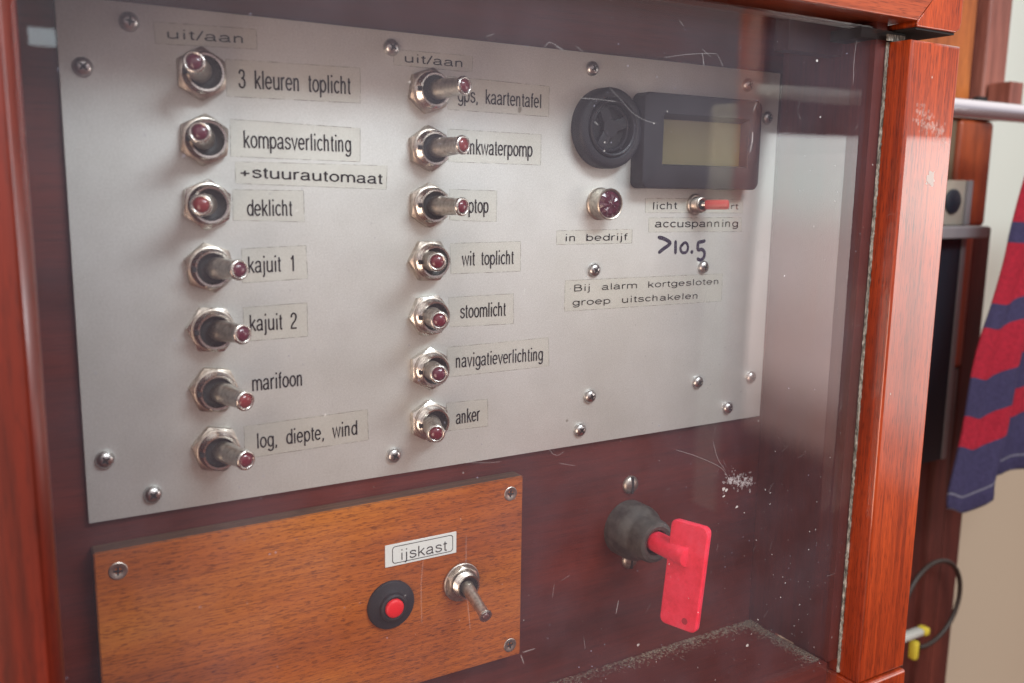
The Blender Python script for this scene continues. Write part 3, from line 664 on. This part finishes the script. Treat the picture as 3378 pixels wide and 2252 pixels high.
# ------------------------------------------------------------------ acrylic pane
pane = empty('acrylic_pane', (138, -45, -120), 'clear dusty scratched acrylic pane in front of the whole switch board', 'pane')
PO = Vector((-138, 45, 120))
def on_pane(o): o.parent = pane; o.location = PO * MM; return o
on_pane(link('sheet', boxbm(-14, 287.0, -45, -42, -330, 13.0), M_acryl))
SC = {
1: [(142.5, -21.8), (149.2, -21.8), (156.6, -22.1)], 2: [(153.6, -17.9), (158.9, -21.8), (163.3, -25.2), (168.2, -27.2), (173.2, -28.1)],
3: [(132.5, -7.0), (135.7, -8.1)], 4: [(140.2, -6.3), (143.1, -7.9)], 5: [(148.1, -28.7), (149.6, -29.7)],
6: [(175.6, -6.9), (184.2, -5.3), (192.3, -4.2), (199.0, -3.7)], 7: [(192.1, -4.0), (193.1, -8.2)], 8: [(199.0, -3.9), (201.8, -7.8)],
9: [(191.7, -2.6), (196.3, -5.2)], 10: [(269.3, 8.1), (268.6, 0.4), (269.0, -8.7)], 11: [(128.7, -7.8), (130.8, -6.2), (135.7, -8.0)],
12: [(101.9, -133.8), (111.0, -135.2), (115.3, -135.5)], 13: [(137.6, -139.3), (144.2, -141.2)], 14: [(133.5, -133.8), (135.2, -135.8), (137.3, -136.5), (139.5, -135.6)],
15: [(188.4, -141.8), (199.0, -145.9), (211.0, -151.9), (216.2, -158.1)], 16: [(206.3, -141.0), (209.1, -148.0), (213.5, -153.4)],
17: [(124.8, -203.2), (129.7, -203.1)], 18: [(124.0, -203.9), (125.3, -207.4)], 19: [(88.0, -163.1), (87.3, -171.2), (87.5, -183.7)],
20: [(102.9, -157.9), (103.0, -171.3)], 21: [(103.5, -179.1), (104.7, -190.2)], 22: [(136.9, -181.5), (136.2, -186.1)], 23: [(164.7, -193.9), (163.7, -198.9)],
24: [(216.8, -36.1), (217.6, -32.4), (217.6, -28.8)], 25: [(218.8, -18.7), (217.3, -21.6)], 26: [(211.5, -41.1), (212.3, -44.3)],
27: [(181.3, 5.5), (183.3, 3.7)], 28: [(149.8, -204.0), (150.6, -208.8)], 29: [(139.7, -181.0), (143.2, -179.8)]}
wide_s = {1: .22, 5: .35, 7: .28, 10: .22, 17: .45, 18: .35, 24: .5, 25: .4, 23: .35}
bm = bmesh.new()
for k_, p in SC.items(): ribbon(bm, smooth_pts(p, 5), wide_s.get(k_, .14), -45.04)
for i in range(70):        # hairline scuffs
    x_, z_ = random.uniform(100, 282), random.uniform(-240, 10); a = random.gauss(1.2, 0.5); l_ = random.uniform(0.8, 5)
    ribbon(bm, smooth_pts([(x_, z_), (x_ + l_ * math.cos(a) * .5 + random.gauss(0, .2), z_ + l_ * math.sin(a) * .5), (x_ + l_ * math.cos(a), z_ + l_ * math.sin(a))], 3), random.uniform(.05, .11), -45.05)
q = on_pane(link('scratches', bm, M_scratch)); q['kind'] = 'stuff'
bm = bmesh.new()
def blob(x_, z_, r, asp=1.0, rot=0.0):
    n = random.randint(5, 8); vs = []
    for j in range(n):
        a = 2 * math.pi * j / n; rr_ = r * random.uniform(.55, 1.2); u, w_ = rr_ * math.cos(a) * asp, rr_ * math.sin(a)
        vs.append(bm.verts.new((x_ + u * math.cos(rot) - w_ * math.sin(rot), -45.07 - random.random() * .02, z_ + u * math.sin(rot) + w_ * math.cos(rot))))
    bm.faces.new(vs)
for i in range(190):
    u = random.random()
    x_ = random.uniform(-8, 285) if u < .25 else 285 - abs(random.gauss(0, 75))
    z_ = random.uniform(-245, 5) if random.random() < .35 else -245 + abs(random.gauss(0, 60))
    if x_ < -8: continue
    blob(x_, z_, random.choice([.08, .10, .12, .16, .24]), random.uniform(1, 2.2), random.uniform(0, 3.1))
for (cx_, cz_, r_) in ((213, -160.5, .9), (214.5, -161.2, .6), (213.3, -163.4, .55), (220.3, -168.8, .55), (210, -127.5, .3), (263.5, -53, .35), (238.3, -80.9, .3), (252.5, -62.5, .4), (84.0, -21.0, .3), (57.6, -113.5, .32), (248.3, -2.0, .5), (252, -22, .35), (152.4, -35.0, .35), (152.3, -37.6, .3), (230.6, -228.5, .7), (174.5, -213.5, .6)):
    blob(cx_, cz_, r_, 1.3, .3)
q = on_pane(link('dust_specks', bm, M_dust)); q['kind'] = 'stuff'
bm = bmesh.new()
for i in range(150):        # white smear right of the key
    t = random.random(); blob(214 + 13 * t + random.gauss(0, 1.6), -157 - 3 * t + random.gauss(0, 1.6), random.uniform(.10, .6), random.uniform(1, 2.5), random.uniform(0, 3))
q = on_pane(link('smear', bm, see_through('chalky_smear', (1, 1, 1), .5, (.8, .78, .8), .12))); q['kind'] = 'stuff'

# ------------------------------------------------------------------ wooden frame around the pane
def rough_strip(x0, x1, y0, y1, z0, z1, n):
    """ragged sealant bead"""
    bm = bmesh.new(); rows_ = []
    for i in range(n + 1):
        z = z0 + (z1 - z0) * i / n; j = lambda s: random.gauss(0, s * .6)
        rows_.append([bm.verts.new(p) for p in ((x0 + j(.16), y0 + .2, z), (x0 + .2 + j(.12), y0 - .3 + j(.1), z), (x1 - .1 + j(.1), y1 + j(.15), z), (x1, y0 + .2, z))])
    for a, b_ in zip(rows_, rows_[1:]):
        for k in range(3): bm.faces.new((a[k], a[k + 1], b_[k + 1], b_[k]))
    return bm
st = empty('right_frame_post', (302, -50, -120), 'glossy orange mahogany frame post to the right of the pane', 'frame post')
SO = Vector((-302, 50, 120))
def on(p_, off, o): o.parent = p_; o.location = off * MM; return o
bm = boxbm(287.4, 317.6, -56.0, -20, -256.0, 7.9)
es = [e_ for e_ in bm.edges if all(abs(v.co.y + 56) < .01 for v in e_.verts)]
bmesh.ops.bevel(bm, geom=es, offset=1.3, segments=4, affect='EDGES', profile=0.5)
on(st, SO, link('post', bm, M_stile, weighted=True))
on(st, SO, link('sealant_bead', rough_strip(286.55, 287.35, -45.1, -45.9, -255.5, 8, 300), M_seal))
M_bare = mat('chipped_varnish', (0.50, 0.42, 0.38), 0.8)
def chip(cx, cz, sx_, sz_, y, n=13):
    bm = bmesh.new(); vs = []
    for j in range(n):
        a = 2 * math.pi * j / n; r_ = random.uniform(.6, 1.2); vs.append(bm.verts.new((cx + sx_ * r_ * math.cos(a), y, cz + sz_ * r_ * math.sin(a))))
    bm.faces.new(vs); on(st, SO, link('bare_patch', bm, M_bare))
chip(305.8, -43.6, 2.7, 3.6, -56.04, 22); chip(303.2, -45.6, .6, .6, -56.05); chip(300.9, -5.2, .3, .5, -56.04, 7); chip(292.0, -130, .35, .5, -56.04, 7)
bm = bmesh.new()
for i in range(150):
    t = random.random(); cx, cz = 293 + 20 * t + random.gauss(0, 1.6), -19 - 9 * t + random.gauss(0, 2.2); r_ = random.uniform(.3, 1.0); a0 = random.random() * 6
    bm.faces.new([bm.verts.new((min(315.5, max(291, cx + r_ * math.cos(a0 + k * 1.26) * random.uniform(.6, 1.2))), -56.03 - .0004 * i, cz + r_ * math.sin(a0 + k * 1.26))) for k in range(5)])
q = on(st, SO, link('scuff_mark', bm, see_through('pale_scuff', (1, 1, 1), .5, (.80, .50, .40), .055))); q['kind'] = 'stuff'
tag(link('frame_foot', boxbm(287.4, 317.4, -57.5, -20, -300, -256.8, bev=1.4, seg=3), M_stile, weighted=True), 'lower piece of mahogany butted under the right frame post', 'frame piece')

tr = empty('upper_frame', (250, -50, 40), 'mahogany corner of the upper door frame with mitred joint, above the pane', 'door frame')
TO = Vector((-250, 50, -40))
# rail and stile meet at a mitre
def prism(pts, y0, y1, bev=0.8):
    bm = bmesh.new(); a = [bm.verts.new((p[0], y0, p[1])) for p in pts]; b_ = [bm.verts.new((p[0], y1, p[1])) for p in pts]
    bm.faces.new(a); bm.faces.new(b_[::-1]); n = len(pts)
    for i in range(n): bm.faces.new((a[i], a[(i + 1) % n], b_[(i + 1) % n], b_[i]))
    es = [e_ for e_ in bm.edges if all(abs(v.co.y - y0) < .01 for v in e_.verts)]
    bmesh.ops.bevel(bm, geom=es, offset=bev, segments=3, affect='EDGES', profile=0.5)
    return bm
on(tr, TO, link('rail', prism([(-60, 15.0), (290.0, 15.0), (303, 28), (303, 60), (-60, 60)], -55.4, -27, .5), M_rail, weighted=True))
on(tr, TO, link('stile', prism([(290.3, 12.9), (314.3, 12.9), (316.8, 14.2), (317.6, 17), (317.6, 60), (303.2, 60), (303.2, 27.8), (290.3, 14.9)], -55.2, -27, .5), M_stile, weighted=True))
on(tr, TO, link('underside_shade', boxbm(291, 315, -54.2, -27.2, 12.1, 12.85), M_hole))  # no seal here: dark strip painting the shade under the stile
tag(link('gap_darkener', boxbm(272, 298, -44.6, -30, 8.6, 12.6, bev=.2, seg=1), M_hole), 'black filler for the shaded gap between the upper frame and the right post', 'gap_filler')  # black block added so the open gap reads as shaded
tag(link('sealant_scrap', rough_strip(284, 294.5, -47, -47.5, 8.1, 10.6, 9), M_seal), 'crumbling grey sealant on top of the right post', 'sealant')
structure('gap_back', boxbm(250, 312, -29, -22, 4, 18), M_side)

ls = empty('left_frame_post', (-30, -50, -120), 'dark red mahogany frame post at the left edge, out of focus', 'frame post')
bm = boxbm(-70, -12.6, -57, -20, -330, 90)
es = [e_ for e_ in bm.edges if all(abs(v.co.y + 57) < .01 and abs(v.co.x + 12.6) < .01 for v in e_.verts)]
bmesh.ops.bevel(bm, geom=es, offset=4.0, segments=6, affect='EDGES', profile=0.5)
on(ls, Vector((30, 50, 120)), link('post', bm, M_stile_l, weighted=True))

# ------------------------------------------------------------------ the cabin beyond, at the right
tag(link('hull_lining', boxbm(600, 1500, 262, 275, -245, 700), M_pale), 'pale green-white cabin lining behind the towel', 'wall lining')
tag(link('lower_lining', boxbm(600, 1500, 256, 261.5, -800, -245), M_beige), 'beige lining below the towel', 'wall lining')  # lower stretch of the lining, in a darker beige
bk = empty('cabin_bulkhead', (655, 150, -100), 'mahogany cabin bulkhead end with orange board and pinkish trim', 'bulkhead')
BO = Vector((-655, -150, 100))
on(bk, BO, link('upper_board', boxbm(560, 646, 152, 170, 8, 300, bev=1), M_posto))
on(bk, BO, link('groove', boxbm(646.1, 657, 158, 170, 8, 300), M_postd))
on(bk, BO, link('upper_trim', boxbm(657.2, 686, 148, 185, 8, 300, bev=3, seg=3), M_postp, weighted=True))
on(bk, BO, link('middle_board', boxbm(560, 640, 156, 170, -90, 7), M_brown))
on(bk, BO, link('middle_post', boxbm(640.2, 684, 152, 185, -75, 7.8, bev=4, seg=3), M_post, weighted=True))
on(bk, BO, link('lower_board', boxbm(560, 652, 160, 172, -560, -90.2), M_postd))
on(bk, BO, link('lower_post', boxbm(652.2, 672, 152, 185, -190, -75.2, bev=4, seg=3), M_post, weighted=True))
on(bk, BO, link('edge_trim', boxbm(672.3, 697, 154, 187, -560, -75.2, bev=2), M_postd, weighted=True))
on(bk, BO, link('lower_post_end', boxbm(652.2, 672, 154, 185, -560, -190.2, bev=3), M_postd, smooth=40))
tag(link('rod_bracket', boxbm(660, 676.5, 128, 146, 16, 35, bev=.8), M_postp), 'small pinkish wooden block above the tube', 'bracket')
tag(link('rod_clip', boxbm(641, 653, 140, 147, 14, 24, bev=2), M_hole, smooth=40), 'small black clip behind the tube', 'clip')
bm = bmesh.new()
for i in range(2):
    pass
bm.free()
rod = lathe([(0, 0), (5.9, 0), (6.1, .5), (6.1, 900), (0, 900)], 40, mtx=Matrix.Rotation(R(90), 4, 'Z'))
tag(link('towel_rail', rod, M_steel, loc=(470, 90, 6.2), smooth=40), 'grey metal tube running to the right from behind the post', 'rail')
bx = empty('wall_socket', (632, 150, -56), 'cream boxed unit with a round black dial beside the post', 'socket')
link('casing', boxbm(-40, 9, -6, 1.5, -17, 17, bev=1), M_cream, bx, smooth=40)
link('side_trim', boxbm(9.2, 15, -8, 1.5, -17, 17, bev=.6), M_grey, bx)
q = link('round_insert', lathe([(9.4, 0), (9.4, 1.5), (8.4, 2.2), (0, 2.4)], 40), M_navy, bx, loc=(-7.5, -6, 1), smooth=40)
tag(link('shelf_edge', boxbm(560, 657, 132, 150, -82.5, -73.5, bev=1), M_grey), 'narrow grey shelf edge under the cream unit', 'shelf')
nv = empty('navy_panel', (620, 148, -170), 'tall navy panel with thin grey edge below the shelf', 'panel')
link('panel_face', boxbm(-60, 23, -3, 0, -92, 87), M_navy, nv)
link('edge_strip', boxbm(23.1, 28.6, -4, 0, -92, 87, bev=.5), M_grey, nv)
# coiled cable
pts = [(640 + 40 * math.cos(R(a)), 140 - .02 * a, -385 + 38 * math.sin(R(a))) for a in range(-100, 190, 8)]
def tube(pts, r, seg=8):
    bm = bmesh.new(); rings = []
    P = [Vector(p) for p in pts]
    for i, p in enumerate(P):
        d_ = (P[min(i + 1, len(P) - 1)] - P[max(i - 1, 0)]).normalized(); u = d_.cross(Vector((0, 1, .01))).normalized(); w_ = d_.cross(u)
        rings.append([bm.verts.new(p + u * r * math.cos(2 * math.pi * k / seg) + w_ * r * math.sin(2 * math.pi * k / seg)) for k in range(seg)])
    for a, b_ in zip(rings, rings[1:]):
        for k in range(seg): bm.faces.new((a[k], a[(k + 1) % seg], b_[(k + 1) % seg], b_[k]))
    return bm
tag(link('cable_loop', tube(pts, 2.0), M_cable, smooth=60), 'thin grey cable hanging in a loop low beside the post', 'cable')
pl = empty('plug', (611, 135, -402), 'small white and yellow plug low beside the post', 'plug')
bm = lathe([(0, 0), (4, 0), (4.4, 1), (4.0, 22), (0, 22)], 24, mtx=Matrix.Rotation(R(-97), 4, 'Z'))
link('white_stem', boxbm(-16, 12, -4, 4, -2.5, 3, bev=2), M_white, pl, smooth=40)
link('yellow_cap', boxbm(11, 18, -5, 4, -3, 3.5, bev=2), M_yellow, pl, smooth=40)
link('yellow_tail', boxbm(1, 7, -4, 3, -22, -6, bev=2), M_yellow, pl, smooth=40)

# striped towel
M_towel = mat('striped_terry', (0.5, 0.1, 0.1), 0.9)
b = M_towel.node_tree.nodes['Principled BSDF']
at_ = N(M_towel, 'ShaderNodeUVMap'); sp_ = N(M_towel, 'ShaderNodeSeparateXYZ'); L(M_towel, at_.outputs[0], sp_.inputs[0])
rp = N(M_towel, 'ShaderNodeValToRGB'); rp.color_ramp.interpolation = 'CONSTANT'
red, pur, wht = (0.55, 0.024, 0.056, 1), (0.078, 0.068, 0.165, 1), (0.26, 0.26, 0.34, 1)
L(M_towel, sp_.outputs['Y'], rp.inputs[0])
stops = [(0, red), (.268, pur), (.315, red), (.448, pur), (.53, red), (.65, pur), (.715, red), (.80, pur), (.905, wht), (.914, pur), (.99, wht)]
el = rp.color_ramp.elements
while len(el) < len(stops): el.new(.5)
for s_, (p_, c_) in zip(el, stops): s_.position = p_; s_.color = c_
nz = noise(M_towel, coords(M_towel, (330, 330, 330)), 1, 5, .7)
L(M_towel, mixc(M_towel, 0.5, rp.outputs[0], ramp(M_towel, nz, [(.35, (.6, .6, .6)), (.65, (1.2, 1.2, 1.2))]), 'MULTIPLY'), b.inputs['Base Color'])
bump(M_towel, nz, 0.8, 0.001)
edge = [(646, 14), (634, -10), (623, -33), (612.6, -69.5), (607.8, -96.5), (598.5, -127.5), (591.3, -146), (584.2, -172), (580.5, -209.4), (576, -233), (569.5, -262), (571.1, -274)]
ep = smooth_pts(edge, 5); nv_ = len(ep); nu = 46
bm = bmesh.new(); uvl = bm.loops.layers.uv.new('UVMap'); G = []
for j, p in enumerate(ep):
    v_ = j / (nv_ - 1); row = []
    for i in range(nu + 1):
        u_ = i / nu; xx = p.x + u_ * 190
        zz = p.y + (1 - math.cos(min(u_ * 2.2, 1.6))) * 8 + u_ * 190 * (0.10 + 0.10 * v_) - (10 * math.exp(-((u_ - .10) / .06) ** 2) * v_)
        fold = 9 * v_ ** .6 * math.sin(u_ * 21 + 1.4 * v_) + 4 * math.sin(u_ * 43 + 3 * v_)
        yy = 88 + fold * min(1, u_ * 6 + .25)
        row.append((bm.verts.new((xx, yy, min(zz, 13))), u_, v_))
    G.append(row)
for j in range(nv_ - 1):
    for i in range(nu):
        q = [G[j][i], G[j][i + 1], G[j + 1][i + 1], G[j + 1][i]]
        f = bm.faces.new([a[0] for a in q])
        for lp, a in zip(f.loops, q): lp[uvl].uv = (a[1], a[2])
ext = bmesh.ops.solidify(bm, geom=bm.faces[:], thickness=2.2)
tag(link('striped_towel', bm, M_towel, smooth=80), 'red and purple striped towel hanging from the tube', 'towel')

# things on the cabin's other side that the pane mirrors
mw = empty('panelled_bulkhead', (712, -450, -50), 'mahogany cabin side round the daylight opening, mirrored in the pane', 'bulkhead')
MO = Vector((-712, 450, 50))
on(mw, MO, link('header', boxbm(706, 716, -505, -225, -12, 260), mat('dark_header', (0.030, 0.024, 0.036), 0.7)))
on(mw, MO, link('door_post', boxbm(698, 716, -541, -506, -420, 260, bev=3), M_post, smooth=40))
on(mw, MO, link('pale_strip', boxbm(704, 716, -585, -541.5, -420, 45, bev=3), M_cream))
on(mw, MO, link('grab_rail', tube([(690, -497, 52.7), (690, -365, 34.6)], 7, 12), M_white, smooth=60))
sp = bpy.data.lights.new('post_fill_light', 'AREA'); sp.shape = 'RECTANGLE'; sp.size = .03; sp.size_y = .30; sp.energy = 0.9; sp.color = (1, .93, .82)  # added lamp without a real source, brightens the mirrored door post
so = bpy.data.objects.new('post_fill_light', sp); C.objects.link(so); so.location = Vector((590, -600, 60)) * MM
so.rotation_euler = (Vector((705, -530, 20)) - Vector((590, -600, 60))).to_track_quat('-Z', 'Y').to_euler()
